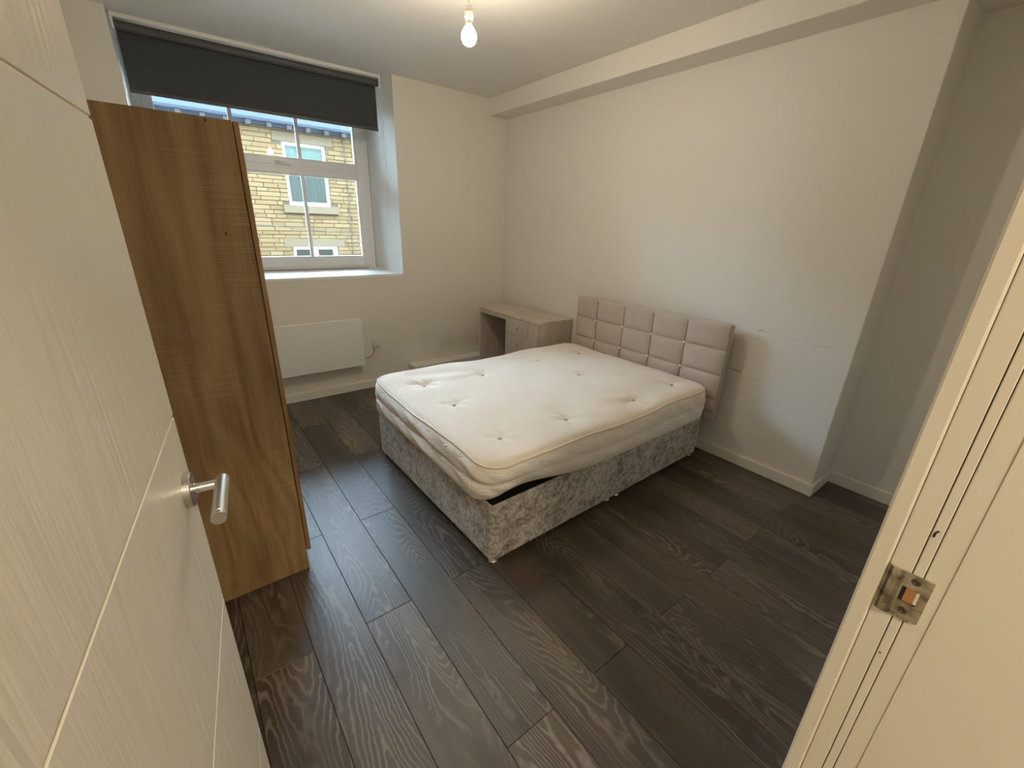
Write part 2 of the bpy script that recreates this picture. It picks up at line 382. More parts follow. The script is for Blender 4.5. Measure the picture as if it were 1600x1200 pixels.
# skirting boards
def skirt(name, x0, x1, y0, y1, label):
    o = box(name, x0, x1, y0, y1, 0, .078, M['trim_paint'], bevel=.004); structure(o, label, 'baseboard')
skirt('baseboard_back', XL, 1.742, YW-.018, YW, 'white skirting board under the panel heater')
skirt('baseboard_right', XR-.018, XR, YC-.018, 3.826, 'white skirting board along the headboard wall')
skirt('baseboard_return', XR, XA-.018, YC-.018, YC, 'short white skirting return at the projecting corner')
skirt('baseboard_alcove', XA-.018, XA, YD, YC, 'white skirting board in the shaded alcove')

# ------------------------------------------------------------------ doorway lining
fr = empty('trim_3', (JX, 0, 0)); structure(fr, 'cream painted door lining with worn latch keep', 'door frame')
HH = 2.07
box('architrave', JX-.0012, JX+.03, .0402, YD, 0, HH, M['frame_paint'], fr, bevel=.003)
box('lining_board', JX, JX+.03, .0166, .0396, 0, HH, M['frame_paint'], fr, bevel=.0012)
box('lining_back', JX+.004, JX+.03, .001, .0170, 0, HH, M['dark_hole'], fr)
sz = [(0, 1.0735), (1.1445, HH)]
for z0, z1 in sz: box('seal_strip', JX-.0004, JX+.004, .0052, .0156, z0, z1, M['frame_paint'], fr, bevel=.001)
box('door_stop', JX-.0010, JX+.03, -.30, -.018, 0, HH, M['frame_paint'], fr, bevel=.0008)
box('lining_board', JX, JX+.03, -.018, .0042, 0, HH, M['frame_paint'], fr, bevel=.0012)
box('lining_board', JX-.905-.03, JX-.905, -.30, YD, 0, HH, M['frame_paint'], fr, bevel=.002)
box('head_lining', JX-.935, JX+.03, -.30, YD, HH, HH+.03, M['frame_paint'], fr, bevel=.002)
# latch keep: flat plate with a square latch hole, curved lip towards the room, two screws
bm = bmesh.new(); zc0, zc1 = 1.072, 1.146
px = JX-.0022
prof = [(.0405, .0040), (.0375, -.0002), (.0340, -.0022), (.0300, -.0028), (.0260, -.0020), (.0215, .0000)]
vs0 = []
for (y, dx) in prof: vs0.append((bm.verts.new((px+dx, y, zc0)), bm.verts.new((px+dx, y, zc1))))
for a, b in zip(vs0, vs0[1:]): bm.faces.new((a[0], b[0], b[1], a[1]))
r = bmesh.ops.extrude_face_region(bm, geom=bm.faces[:])
for g in r['geom']:
    if isinstance(g, bmesh.types.BMVert): g.co.x += .0018
for (y0, y1, z0, z1) in ((.0195, .0215, zc0, zc1), (-.0075, .0005, zc0+.004, zc1), (.0005, .0195, zc0, 1.1005), (.0005, .0195, 1.1235, zc1)):
    bbox(bm, px, px+.0018, y0, y1, z0, z1)
kp = obj('strike_plate', bm, M['worn_metal'], fr, True, label='worn brassy latch keep plate')
box('latch_hole_shade', px+.0009, px+.0022, .0007, .0193, 1.1007, 1.1233, M['dark_hole'], kp)  # dark filler imitates the shaded depth of the hole
box('bare_wood', px+.0004, px+.0016, .0045, .0150, 1.1012, 1.1228, M['raw_wood'], kp)
box('bare_wood', px+.0002, px+.0016, .0010, .0043, 1.1030, 1.1225, M['frame_paint'], kp)
for (y, z) in ((.009, 1.1365), (.010, 1.0875)):
    bm = bmesh.new(); lathe(bm, [(0, .0004), (.0018, .0004), (.0022, .001), (.0048, .0012), (.0052, 0), (.0052, -.001), (0, -.001)], 20, align_z((px, y, z), (-1, 0, 0)))
    obj('screw', bm, M['screw'], kp, True)
bm = bmesh.new(); tube(bm, smooth_path([(JX-.0008, .0125, 1.2085), (JX-.0008, .0125, 1.2125), (JX-.0008, .0120, 1.2155), (JX-.0008, .0100, 1.2185)], 4), .0011, 6); obj('fixing_hole', bm, M['dark_hole'], fr, True)  # dark pins stand in for small fixing holes in the strip
bm = bmesh.new(); lathe(bm, [(0, .0006), (.0012, .0005), (.0015, -.0005), (0, -.0005)], 10, align_z((JX-.0004, .012, 1.003), (-1, 0, 0))); obj('fixing_hole', bm, M['dark_hole'], fr, True)

# ------------------------------------------------------------------ door leaf (open into the room, hinged on the left)
DA = R(7.1); DW, DH = .826, 2.045
E_ = Vector((-.052, .870)); H_ = E_ - DW*Vector((math.sin(DA), math.cos(DA)))
door = empty('door_1', (H_.x, H_.y, 0), math.pi/2-DA)     # local +x hinge to latch edge, local -y is the face in view
structure(door, 'cream woodgrain door with horizontal grooves standing open at left', 'door')
core = box('door_core', 0, DW, .0025, .0415, .008, DH, M['groove_lit'], door, world=False)
zs = [.008, .425, .832, 1.241, 1.682, DH]; g = .0022
for z0, z1 in zip(zs, zs[1:]):
    a = z0 + (g if z0 > .01 else 0); b = z1 - (g if z1 < DH else 0)
    box('panel', 0, DW, 0, .0027, a, b, M['door_skin'], door, bevel=.0008, world=False, seg=1)
    box('panel', 0, DW, .0413, .044, a, b, M['door_skin'], door, bevel=.0008, world=False, seg=1)
def lever(sgn):
    """lever handle on local face; sgn -1 is the face in view"""
    hx, hz = DW-.061, 1.127; y0 = 0 if sgn < 0 else .044
    hd = empty('door_handle', (hx, y0, hz), 0, door)
    d = Vector((0, sgn, 0))
    bm = bmesh.new(); lathe(bm, [(0, 0), (.0292, 0), (.0292, .0100), (.0280, .0113), (.0115, .0115), (.0110, .0085), (0, .0085)], 40, align_z((0, 0, 0), d)); obj('rose', bm, M['satin'], hd, smooth=False)
    bm = bmesh.new(); lathe(bm, [(0, .006), (.0100, .006), (.0100, .0135), (.0085, .0137), (.0085, .016), (.0096, .0165), (.0096, .0185), (.0088, .019), (.0088, .052), (0, .052)], 28, align_z((0, 0, 0), d)); obj('neck', bm, M['chrome'], hd)
    bm = bmesh.new(); lathe(bm, [(0, -.0125), (.0100, -.0125), (.0110, -.0115), (.0110, .100), (.0104, .1005), (.0104, .1025), (.0110, .103), (.0110, .110), (.0102, .1112), (0, .1112)], 36, align_z((0, sgn*.052, 0), (-1, 0, 0))); obj('lever', bm, M['satin'], hd)
lever(-1); lever(1)
for z in (.22, 1.05, 1.85):
    bm = bmesh.new(); cyl(bm, (-.004, .050, z-.05), (-.004, .050, z+.05), .006, 14); obj('hinge', bm, M['satin'], door)

# ------------------------------------------------------------------ window
win = empty('window_1', (.842, YW+WD, WS)); structure(win, 'white plastic-framed window with glazing bars in deep recess', 'window')
fx0, fx1, fy0, fy1 = -.030, 1.714, YW+WD, YW+WD+.07
ft = ZC-.004
box('frame_jamb', fx0, fx0+.062, fy0, fy1, WS, ft, M['upvc'], win, bevel=.004)
box('frame_jamb', fx1-.062, fx1, fy0, fy1, WS, ft, M['upvc'], win, bevel=.004)
box('frame_rail', fx0+.062, fx1-.062, fy0, fy1, WS, WS+.060, M['upvc'], win, bevel=.004)
box('frame_rail', fx0+.062, fx1-.062, fy0, fy1, ft-.062, ft, M['upvc'], win, bevel=.004)
box('transom', fx0+.062, fx1-.062, fy0, fy1, 1.975, 2.022, M['upvc'], win, bevel=.004)
gx0, gx1 = .094, 1.583
def sash(z0, z1, g0, g1):
    sy0, sy1 = fy0-.012, fy0+.055
    s_ = box('sash', fx0+.058, gx0-.008, sy0, sy1, z0, z1, M['upvc'], win, bevel=.004); s_.name = 'sash_stile'
    box('sash_stile', gx1+.008, fx1-.058, sy0, sy1, z0, z1, M['upvc'], win, bevel=.004)
    box('sash_rail', gx0-.008, gx1+.008, sy0, sy1, z0, g0-.008, M['upvc'], win, bevel=.004)
    box('sash_rail', gx0-.008, gx1+.008, sy0, sy1, g1+.008, z1, M['upvc'], win, bevel=.004)
    # glazing beads
    by0, by1 = fy0-.004, fy0+.040
    box('glazing_bead', gx0-.010, gx0+.004, by0, by1, g0-.010, g1+.010, M['upvc'], win, bevel=.003)
    box('glazing_bead', gx1-.004, gx1+.010, by0, by1, g0-.010, g1+.010, M['upvc'], win, bevel=.003)
    box('glazing_bead', gx0+.004, gx1-.004, by0, by1, g0-.010, g0+.004, M['upvc'], win, bevel=.003)
    box('glazing_bead', gx0+.004, gx1-.004, by0, by1, g1-.004, g1+.010, M['upvc'], win, bevel=.003)
    for xb in (.588, 1.088):
        box('glazing_bar', xb-.015, xb+.015, fy0+.012, fy0+.034, g0+.004, g1-.004, M['upvc'], win, bevel=.003)
    xs = [gx0+.002, .588, 1.088, gx1-.002]
    for a, b in zip(xs, xs[1:]):
        box('pane', a+.001, b-.001, fy0+.020, fy0+.026, g0+.002, g1-.002, M['pane_glass'], win)
sash(WS+.030, 1.985, 1.221, 1.936); sash(2.010, ft-.05, 2.073, 2.60)
# espagnolette handle on the transom rail
hb = bmesh.new(); bbox(hb, .865, .905, fy0-.026, fy0-.012, 2.018, 2.040, .004)
hd = obj('window_handle', hb, M['white_plastic'], win, True)
bm = bmesh.new(); tube(bm, smooth_path([(.880, fy0-.024, 2.029), (.893, fy0-.046, 2.030), (.925, fy0-.052, 2.024), (.985, fy0-.050, 2.008)], 6), .0095, 10); obj('lever', bm, M['white_plastic'], hd, True)
# sill board in the recess and sealant line
bm = bmesh.new(); prism(bm, [(WX0+.002, YW-.004), (WX1-.002, YW-.004), (1.712, YW+WD), (-.028, YW+WD)], WS-.022, WS)
obj('window_sill', bm, M['sill_board'], win, True)
bm = bmesh.new(); tube(bm, [(fx0+.02+i*.04, fy0-.002+random.uniform(-.001, .002), WS+.002) for i in range(42)], .0065, 6); obj('sealant_line', bm, M['sealant'], win, True)
bm = bmesh.new(); tube(bm, [(1.7125, fy0-.002, WS+.01+i*.05) for i in range(24)], .0035, 6); obj('sealant_line', bm, M['sealant'], win, True)

# ------------------------------------------------------------------ hall behind the doorway
hf = box('floor_hall', -1.1, 2.0, -2.3, -.02, -.06, 0, M['plank']); structure(hf, 'dark floor of the hall outside the bedroom', 'floor')
for nm, a in (('wall_hall_left', (-1.25, -1.1, -2.3, -.25)), ('wall_hall_right', (2.0, 2.15, -2.3, -.30)), ('wall_hall_back', (-1.25, 2.15, -2.45, -2.3))):
    structure(box(nm, *a, -.06, ZC, M['wall']), {'left': 'off-white left wall of the hall', 'right': 'off-white right wall of the hall', 'back': 'off-white far wall of the hall'}[nm.split('_')[-1]], 'wall')
structure(box('ceiling_hall', -1.25, 2.15, -2.45, -.30, ZC, ZC+.1, M['ceil']), 'off-white ceiling of the hall', 'ceiling')
hl = empty('hall_fill_lamp', (.15, -1.15, ZC)); tag(hl, 'unseen round hall ceiling lamp added to light the door and frame', 'lamp')  # unseen lamp added for warm light on the door and lining
bm = bmesh.new(); lathe(bm, [(0, 0), (.17, 0), (.17, -.03), (.16, -.035), (0, -.035)], 40); obj('base', bm, M['white_plastic'], hl)
bm = bmesh.new(); lathe(bm, [(.155, -.036), (.15, -.06), (.11, -.082), (.06, -.092), (0, -.095)], 40); obj('diffuser', bm, M['hall_glow'], hl, smooth=True)

# ================================================================== OBJECTS
# ------------------------------------------------------------------ bed base and headboard
BFZ, BTZ = .040, .352
bed = empty('divan_bed', (.937, 1.312, 0), R(.8)); tag(bed, 'grey crushed velvet divan bed base under the cream mattress', 'bed')
BL, BW = 1.868, 1.36
def half(x0, x1, left):
    r_ = .030; poly = []
    def arc(cx, cy, a0):
        return [(cx+r_*math.cos(R(a0+15*q)), cy+r_*math.sin(R(a0+15*q))) for q in range(7)]
    poly += arc(x0+r_, r_, 180) if left else [(x0, 0)]
    poly += [(x1, 0)] if left else arc(x1-r_, r_, 270)
    poly += [(x1, BW)] if left else arc(x1-r_, BW-r_, 0)
    poly += arc(x0+r_, BW-r_, 90) if left else [(x0, BW)]
    bm = prism(bmesh.new(), poly, BFZ, BTZ)
    es = [e for e in bm.edges if abs(e.verts[0].co.z-e.verts[1].co.z) < 1e-6 and e.verts[0].co.z > .1]
    bmesh.ops.bevel(bm, geom=es, offset=.007, segments=2, profile=.5, affect='EDGES')
    return obj('base_half', bm, M['velvet'], bed, label='grey crushed velvet')
h1 = half(0, BL/2-.0004, True); h2 = half(BL/2+.0004, BL, False)
for h_, x0, x1 in ((h1, .03, BL/2-.03), (h2, BL/2+.03, BL-.03)):
    box('top_cloth', x0-.02, x1+.02, .012, BW-.012, BTZ-.004, BTZ+.001, M['black_cloth'], h_, world=False)
for (x, y) in [(x, y) for x in (.035, BL/2-.045, BL/2+.045, BL-.045) for y in (.035, BW-.035)] + [(BL*.71, .05)]:
    bm = bmesh.new(); lathe(bm, [(0, 0), (.020, 0), (.0235, .003), (.0235, .011), (.018, .014), (.012, .018), (.012, BFZ+.004), (0, BFZ+.004)], 24, Matrix.Translation((x, y, 0))); obj('glide_foot', bm, M['chrome'], bed, smooth=True)
# headboard: 5 x 4 pads with crystal buttons where seams cross
hbd0 = empty('headboard', (2.84, 1.964, 0)); tag(hbd0, 'taupe velvet headboard with square pads and crystal buttons against the wall', 'headboard')
hbd = box('upholstered_board', 2.812, 2.880, 1.277, 2.651, .30, .990, M['taupe_velvet'], hbd0, bevel=.012)
for y in (1.60, 2.32): box('strut', 2.881, 2.901, y-.03, y+.03, 0, .75, M['raw_wood'], hbd0)
ys = [1.275, 1.578, 1.860, 2.135, 2.419, 2.653]; zz = [.372, .466, .642, .818, .997]
def pad(y0, y1, z0, z1):
    n = 14; bm = bmesh.new(); gr = []
    for i in range(n+1):
        row = []
        for j in range(n+1):
            a, b = 2*i/n-1, 2*j/n-1
            hgt = .007+.0205*((1-abs(a)**3.2)*(1-abs(b)**3.6))**.65
            pin = .0025*math.exp(-((1-abs(a))**2+(1-abs(b))**2)/.02)
            w = math.sin(a*3+b*2+y0*9)*.0012*(1-abs(a))*(1-abs(b))
            row.append(bm.verts.new((2.813-hgt+pin-w, (y0+y1)/2+(y1-y0)/2*(.999*a), (z0+z1)/2+(z1-z0)/2*(.999*b))))
        gr.append(row)
    for i in range(n):
        for j in range(n): bm.faces.new((gr[i][j], gr[i+1][j], gr[i+1][j+1], gr[i][j+1]))
    # close the back so that each pad is solid
    edge = [gr[i][0] for i in range(n+1)] + [gr[n][j] for j in range(1, n+1)] + [gr[i][n] for i in range(n-1, -1, -1)] + [gr[0][j] for j in range(n-1, 0, -1)]
    back = [bm.verts.new((2.8125, v_.co.y, v_.co.z)) for v_ in edge]; front = [bm.verts.new(v_.co) for v_ in edge]
    bm.faces.new(back)
    for q in range(len(edge)): bm.faces.new((front[q], front[(q+1) % len(edge)], back[(q+1) % len(edge)], back[q]))
    return obj('pad', bm, M['taupe_velvet'], hbd, True, smooth=True)
for i in range(5):
    for j in range(4): pad(ys[i], ys[i+1], zz[j], zz[j+1])
for y in ys[1:-1]:
    bm = bmesh.new(); tube(bm, [(2.8050, y+.0012*math.sin(z*25), z) for z in [.375+.02*q for q in range(31)]], .0026, 6); obj('seam_cord', bm, M['seam'], hbd, True)
for y in ys[1:-1]:
    for z in (.642, .818):
        bm = bmesh.new(); lathe(bm, [(0, 0), (.0095, 0), (.0095, .004), (.0065, .008), (0, .009)], 8, align_z((2.800, y, z), (-1, 0, 0))); obj('crystal_button', bm, M['crystal'], hbd, True, label='small crystal button')

# ------------------------------------------------------------------ mattress
MX0, MX1, MY0, MY1 = .908, 2.755, 1.298, 2.682
MZ0, MZ1, MR = BTZ+.002, .582, .125
mcx, mcy = (MX0+MX1)/2, (MY0+MY1)/2; ML, MW = MX1-MX0, MY1-MY0
mat_root = empty('mattress', (mcx, mcy, MZ0)); tag(mat_root, 'cream tufted double mattress with quilted border on the divan base', 'mattress')
tufts = [(1.134, 2.36), (1.556, 2.32), (2.113, 2.375), (2.55, 2.355), (1.135, 1.985), (2.15, 1.965), (1.12, 1.51), (1.54, 1.475), (2.10, 1.45), (2.555, 1.475), (1.66, 1.95)]
tufts = tufts[:10]
def footprint(a, b):
    """square [-1,1]^2 to a rectangle with rounded corners, centred"""
    x, y = a*ML/2, b*MW/2; ix, iy = ML/2-MR, MW/2-MR
    if abs(x) > ix and abs(y) > iy:
        cx, cy = (abs(x)-ix)/MR, (abs(y)-iy)/MR
        nx, ny = cx*math.sqrt(1-cy*cy/2), cy*math.sqrt(1-cx*cx/2)
        x = math.copysign(ix+nx*MR, x); y = math.copysign(iy+ny*MR, y)
    return x, y
def edge_dist(x, y):
    ix, iy = ML/2-MR, MW/2-MR; qx, qy = abs(x)-ix, abs(y)-iy
    return MR - (math.hypot(max(qx, 0), max(qy, 0)) + min(max(qx, qy), 0))
def wob(x, y):
    # world-space slump and ripples of the mattress top (x, y centred)
    X, Y = x+mcx, y+mcy
    z = .005*math.sin(4.1*X+1.2)*math.cos(3.3*Y) + .003*math.sin(9*X+5*Y) + .002*math.sin(17*Y-6*X)
    z -= .018*math.exp(-((X-MX0)**2+(Y-MY0)**2)/.05)        # slumped near corner
    z += .012*math.exp(-((X-1.35)**2)/.10)*math.exp(-((Y-2.66)**2)/.05) - .010*math.exp(-((X-1.9)**2)/.08)*math.exp(-((Y-2.66)**2)/.05)
    z -= .010*math.exp(-((X-1.9)**2)/.3)*math.exp(-((Y-1.3)**2)/.02)
    z += .010*math.exp(-((X-MX0)**2)/.01)*math.sin(5*Y)
    return z
def topz(x, y):
    d = edge_dist(x, y); X, Y = x+mcx, y+mcy
    z = MZ1 - MZ0 + wob(x, y)
    z += .014*(1-math.exp(-d/.10))
    z -= .020*math.exp(-d/.018)
    for tx, ty in tufts:
        r = math.hypot(X-tx, Y-ty); z -= .016*math.exp(-(r/.032)**2) + .010*math.exp(-(r/.12)**2); th = math.atan2(Y-ty, X-tx); z += .0035*math.sin(5*th+tx*9)*math.exp(-((r-.06)/.035)**2)
    z += .0035*math.sin(7*X+11*Y)*math.sin(5*Y-9*X+1)+.0025*math.sin(13*X-4*Y)*math.cos(12*Y+3*X)
    z += .005*math.sin((X*.3+Y)*30)*math.exp(-((X-1.25)**2)/.06-((Y-2.45)**2)/.03)
    z += .004*math.sin((X*.35+Y)*38)*math.exp(-((X-1.95)**2)/.10-((Y-1.52)**2)/.012)
    return z
nx, ny = 150, 112
bm = bmesh.new(); G = []
for i in range(nx+1):
    row = []
    for j in range(ny+1):
        # denser towards the edges
        a = math.sin((i/nx-.5)*math.pi)*.35 + (2*i/nx-1)*.65; b = math.sin((j/ny-.5)*math.pi)*.35 + (2*j/ny-1)*.65
        x, y = footprint(a, b); row.append(bm.verts.new((x, y, topz(x, y))))
    G.append(row)
for i in range(nx):
    for j in range(ny): bm.faces.new((G[i][j], G[i+1][j], G[i+1][j+1], G[i][j+1]))
loop = [(G[i][0].co.copy()) for i in range(nx)] + [G[nx][j].co.copy() for j in range(ny)] + [G[i][ny].co.copy() for i in range(nx, 0, -1)] + [G[0][j].co.copy() for j in range(ny, 0, -1)]
obj('top_panel', bm, M['ticking'], mat_root, smooth=True)
NL = len(loop)
def nrm(i):
    t_ = loop[(i+1) % NL]-loop[i-1]; t_.z = 0; t_.normalize(); return Vector((t_.y, -t_.x, 0))
def botz(co):
    X, Y = co.x+mcx, co.y+mcy
    z = 0.0
    if Y < 1.42:      # the near edge lifts off the base towards the foot and hangs over it towards the head
        k_ = max(0, min(1, (1.42-Y)/.10))
        z += k_*(.024*math.exp(-((X-1.10)/.27)**2) - .0*X)
    if X < 1.02:      # hangs over the foot end
        z -= 0.0
    return z
# border band: two rolls with a pinch between
prof_n = 22; bm = bmesh.new(); rings = []
for q in range(prof_n+1):
    tq = q/prof_n; ring_ = []
    for i in range(NL):
        co = loop[i]; n_ = nrm(i)
        z0, z1 = botz(co), co.z-.001
        fe = max(0, min(1, (MX0+.22-(co.x+mcx))/.2)); bulge = (.007+.010*fe)*abs(math.sin(math.pi*tq*2))**.7 + (.016-.006*fe)*math.sin(math.pi*tq)**.6
        wr_ = .0030*math.sin(i*.37+tq*9)*math.sin(math.pi*tq)
        foot = max(0, min(1, (MX0+.25-(co.x+mcx))/.2)); wr_ += foot*.0055*math.sin(i*.23+tq*14+2*math.sin(i*.07))*math.sin(math.pi*tq)
        nearside = max(0, -n_.y); push = -nearside*.062*(1-tq)**1.6*math.exp(-((co.x+mcx-1.12)/.30)**2)
        ring_.append(bm.verts.new((co.x+n_.x*(bulge+wr_+push), co.y+n_.y*(bulge+wr_+push), z0+(z1-z0)*tq)))
    rings.append(ring_)
for A, B in zip(rings, rings[1:]):
    for i in range(NL): bm.faces.new((A[i], A[(i+1) % NL], B[(i+1) % NL], B[i]))
bm.faces.new(rings[0])
bot_loop = [v.co.copy() for v in rings[0]]
obj('border_panel', bm, M['border'], mat_root, smooth=True, label='quilted cream border')
bm = bmesh.new(); tube(bm, [loop[i]+nrm(i)*.004+Vector((0, 0, .001)) for i in range(0, NL, 2)], .0052, 8, True); obj('piping', bm, M['piping'], mat_root, smooth=True)
bm = bmesh.new(); tube(bm, [bot_loop[i]+nrm(i)*.004+Vector((0, 0, .006)) for i in range(0, NL, 2)], .0055, 8, True); obj('piping', bm, M['piping'], mat_root, smooth=True)
for tx, ty in tufts:
    x, y = tx-mcx, ty-mcy; bm = bmesh.new(); ang = random.uniform(0, 3)
    lathe(bm, [(0, .006), (.006, .0055), (.011, .003), (.013, 0), (.012, -.003), (0, -.004)], 14, Matrix.Translation((x, y, topz(x, y)+.003)) @ Matrix.Rotation(ang, 4, 'Z') @ Matrix.Diagonal((1, .7, 1, 1)))
    obj('tuft', bm, M['tuft'], mat_root, smooth=True)

# ------------------------------------------------------------------ wardrobe
wd = empty('wardrobe', (-.05, 1.823, 0)); tag(wd, 'tall oak-effect wardrobe standing side-on behind the open door', 'wardrobe')
wx0, wx1, wy0, wy1, wz = -.315, .2345, 1.823, 2.60, 1.857
box('side_panel', wx0, wx1, wy0, wy0+.016, 0, wz, M['oak_board'], wd, bevel=.0008, seg=1)
box('side_panel', wx0, wx1, wy1-.016, wy1, 0, wz, M['oak_board'], wd, bevel=.0008, seg=1)
box('top_panel', wx0, wx1, wy0+.016, wy1-.016, wz-.016, wz, M['oak_edge'], wd)
box('base_panel', wx0, wx1, wy0+.016, wy1-.016, .09, .106, M['oak_edge'], wd)
box('plinth', wx1-.03, wx1-.014, wy0+.016, wy1-.016, 0, .09, M['oak_edge'], wd)
box('back_panel', wx0, wx0+.004, wy0+.016, wy1-.016, .0, wz-.016, M['oak_edge'], wd)
box('shelf', wx0+.004, wx1-.02, wy0+.016, wy1-.016, 1.50, 1.516, M['oak_edge'], wd)
mid = (wy0+wy1)/2
for y0, y1, ky in ((wy0+.001, mid-.0015, mid-.04), (mid+.0015, wy1-.001, mid+.04)):
    d_ = box('door', wx1+.0035, wx1+.0195, y0, y1, .102, wz-.001, M['oak_edge'], wd, bevel=.001, seg=1)
    bm = bmesh.new(); tube(bm, smooth_path([(wx1+.0195, ky, .98), (wx1+.045, ky, .985), (wx1+.045, ky, 1.115), (wx1+.0195, ky, 1.12)], 6), .005, 10); obj('handle', bm, M['satin'], d_, True)
for (x, z) in ((.162, wz-.010), (.159, 1.508)):
    bm = bmesh.new(); lathe(bm, [(0, .0008), (.0036, .0006), (.0042, 0), (0, 0)], 16, align_z((x, wy0, z), (0, -1, 0))); obj('screw_cap', bm, M['cap_brown'], wd, True)

# ------------------------------------------------------------------ desk
dk = empty('dressing_desk', (2.72, 3.30, 0)); tag(dk, 'taupe woodgrain kneehole desk with drawers beside the bed', 'desk')
dx0, dx1, dy0, dy1, dz = 2.497, XR-.022, 2.825, 3.790, .744
T = .018
box('desk_top', dx0-.004, dx1, dy0-.003, dy1+.003, dz-.020, dz, M['taupe_board'], dk, bevel=.002)
box('side_panel', dx0, dx1, dy0, dy0+T, 0, dz-.020, M['taupe_board'], dk, bevel=.001)
box('side_panel', dx0, dx1, dy1-T, dy1, 0, dz-.020, M['taupe_board'], dk, bevel=.001)
box('divider', dx0, dx1, 3.297-T, 3.297, 0, dz-.020, M['taupe_board'], dk, bevel=.001)
box('back_panel', dx1-.008, dx1, dy0+T, dy1-T, .03, dz-.020, M['taupe_board'], dk)
box('apron', dx0+.002, dx0+T, 3.297, dy1-T, .690, dz-.020, M['taupe_board'], dk, bevel=.001)
box('drawer_base', dx0+.002, dx1-.01, dy0+T, 3.297-T, .03, .05, M['taupe_board'], dk)
for z0, z1 in ((.578, .721), (.408, .574), (.238, .404), (.055, .234)):
    dr = box('drawer', dx0-.016, dx0-.0005, dy0+.001, 3.296, z0, z1, M['taupe_board'], dk, bevel=.0015)
    zc_ = (z0+z1)/2; yk = (dy0+3.297)/2+.030
    bm = bmesh.new(); lathe(bm, [(0, 0), (.007, 0), (.0055, .004), (.0055, .010), (.012, .015), (.0135, .020), (.011, .026), (0, .028)], 20, align_z((dx0-.016, yk, zc_), (-1, 0, 0))); obj('knob', bm, M['chrome'], dr, True, smooth=True, label='small round chrome knob')

# ------------------------------------------------------------------ panel heater and spur
ht = empty('panel_heater', (.82, YW, .272)); tag(ht, 'white flat electric panel heater on the wall under the window', 'heater')
hx0, hx1, hy = .36, 1.262, YW-.100
box('front_panel', hx0, hx1, hy, hy+.045, .272, .722, M['heater_white'], ht, bevel=.005, seg=3)
box('rear_casing', hx0+.02, hx1-.02, hy+.045, hy+.078, .285, .705, M['heater_white'], ht, bevel=.004)
for x in (hx0+.2, hx1-.2): box('wall_bracket', x-.03, x+.03, hy+.078, YW, .32, .66, M['heater_dark'], ht)
box('air_grille', hx0+.05, hx1-.05, hy+.050, hy+.074, .700, .712, M['heater_dark'], ht)
bm = bmesh.new(); tube(bm, smooth_path([(1.255, YW-.03, .318), (1.30, YW-.014, .314), (1.345, YW-.010, .320), (1.378, YW-.010, .345), (1.390, YW-.010, .385), (1.388, YW-.010, .418)], 6), .0042, 8); obj('power_cable', bm, M['cable'], ht, True, smooth=True)
sk = empty('fused_spur', (1.416, YW, .44)); tag(sk, 'small cream fused spur plate on the wall right of the heater', 'wall switch')
pl_ = box('face_plate', 1.376, 1.456, YW-.012, YW, .416, .500, M['ivory_plastic'], sk, bevel=.003)
box('rocker', 1.389, 1.404, YW-.016, YW-.011, .450, .474, M['ivory_plastic'], sk, bevel=.0015)
box('fuse_carrier', 1.412, 1.434, YW-.015, YW-.011, .436, .476, M['white_plastic'], sk, bevel=.0015)
for x in (1.384, 1.448):
    bm = bmesh.new(); lathe(bm, [(0, .0008), (.0028, .0006), (.0032, 0), (0, 0)], 12, align_z((x, YW-.012, .458), (0, -1, 0))); obj('screw', bm, M['screw'], sk, True)
bm = bmesh.new(); lathe(bm, [(0, .0012), (.003, .001), (.0034, 0), (0, 0)], 12, align_z((1.423, YW-.012, .424), (0, -1, 0))); obj('neon_lamp', bm, M['scuff'], sk, True)

# ------------------------------------------------------------------ roller blind
rb = empty('roller_blind', (.82, YW+.10, ZC)); tag(rb, 'charcoal roller blind pulled part way down in the window recess', 'blind')
ry = YW+.10; rx0, rx1 = -.026, 1.662
box('head_rail', rx0, rx1, ry-.022, ry+.040, ZC-.026, ZC-.001, M['white_plastic'], rb, bevel=.002)
bm = bmesh.new(); cyl(bm, (rx0+.008, ry+.004, ZC-.060), (rx1-.012, ry+.004, ZC-.060), .027, 28); obj('roller', bm, M['blind_bar'], rb, True, smooth=False)
bm = bmesh.new(); n = 24
fv = []
for i in range(n+1):
    zq = ZC-.060 - i*(ZC-.060-2.325)/n
    yq = ry+.032+.0015*math.sin(i*.4)
    fv.append([bm.verts.new((x, yq, zq)) for x in (rx0+.010, rx1-.020)] + [bm.verts.new((x, yq+.0008, zq)) for x in (rx1-.020, rx0+.010)])
for A, B in zip(fv, fv[1:]):
    for k_ in range(4): bm.faces.new((A[k_], A[(k_+1) % 4], B[(k_+1) % 4], B[k_]))
bm.faces.new(fv[0]); bm.faces.new(fv[-1])
obj('fabric', bm, M['blind'], rb, True)
box('bottom_bar', rx0+.009, rx1-.019, ry+.027, ry+.038, 2.305, 2.328, M['blind_bar'], rb, bevel=.003)
box('bracket', rx0-.004, rx0+.006, ry-.026, ry+.034, ZC-.090, ZC-.001, M['white_plastic'], rb, bevel=.001)
box('bracket', rx1-.008, rx1+.004, ry-.026, ry+.034, ZC-.090, ZC-.001, M['white_plastic'], rb, bevel=.001)
cp = []
xch = rx1+.006
for i in range(40): cp.append((xch, ry-.016, ZC-.06-i*(1.085/39)))
for i in range(1, 8): cp.append((xch, ry-.016+.016*(1-math.cos(math.pi*i/8)), ZC-.06-1.085-.016*math.sin(math.pi*i/8)))
for i in range(40): cp.append((xch, ry+.016, ZC-.06-1.085+i*(1.085/39)))
bm = bmesh.new(); tube(bm, cp, .0028, 6); ch = obj('bead_chain', bm, M['chain'], rb, True, label='white bead chain')
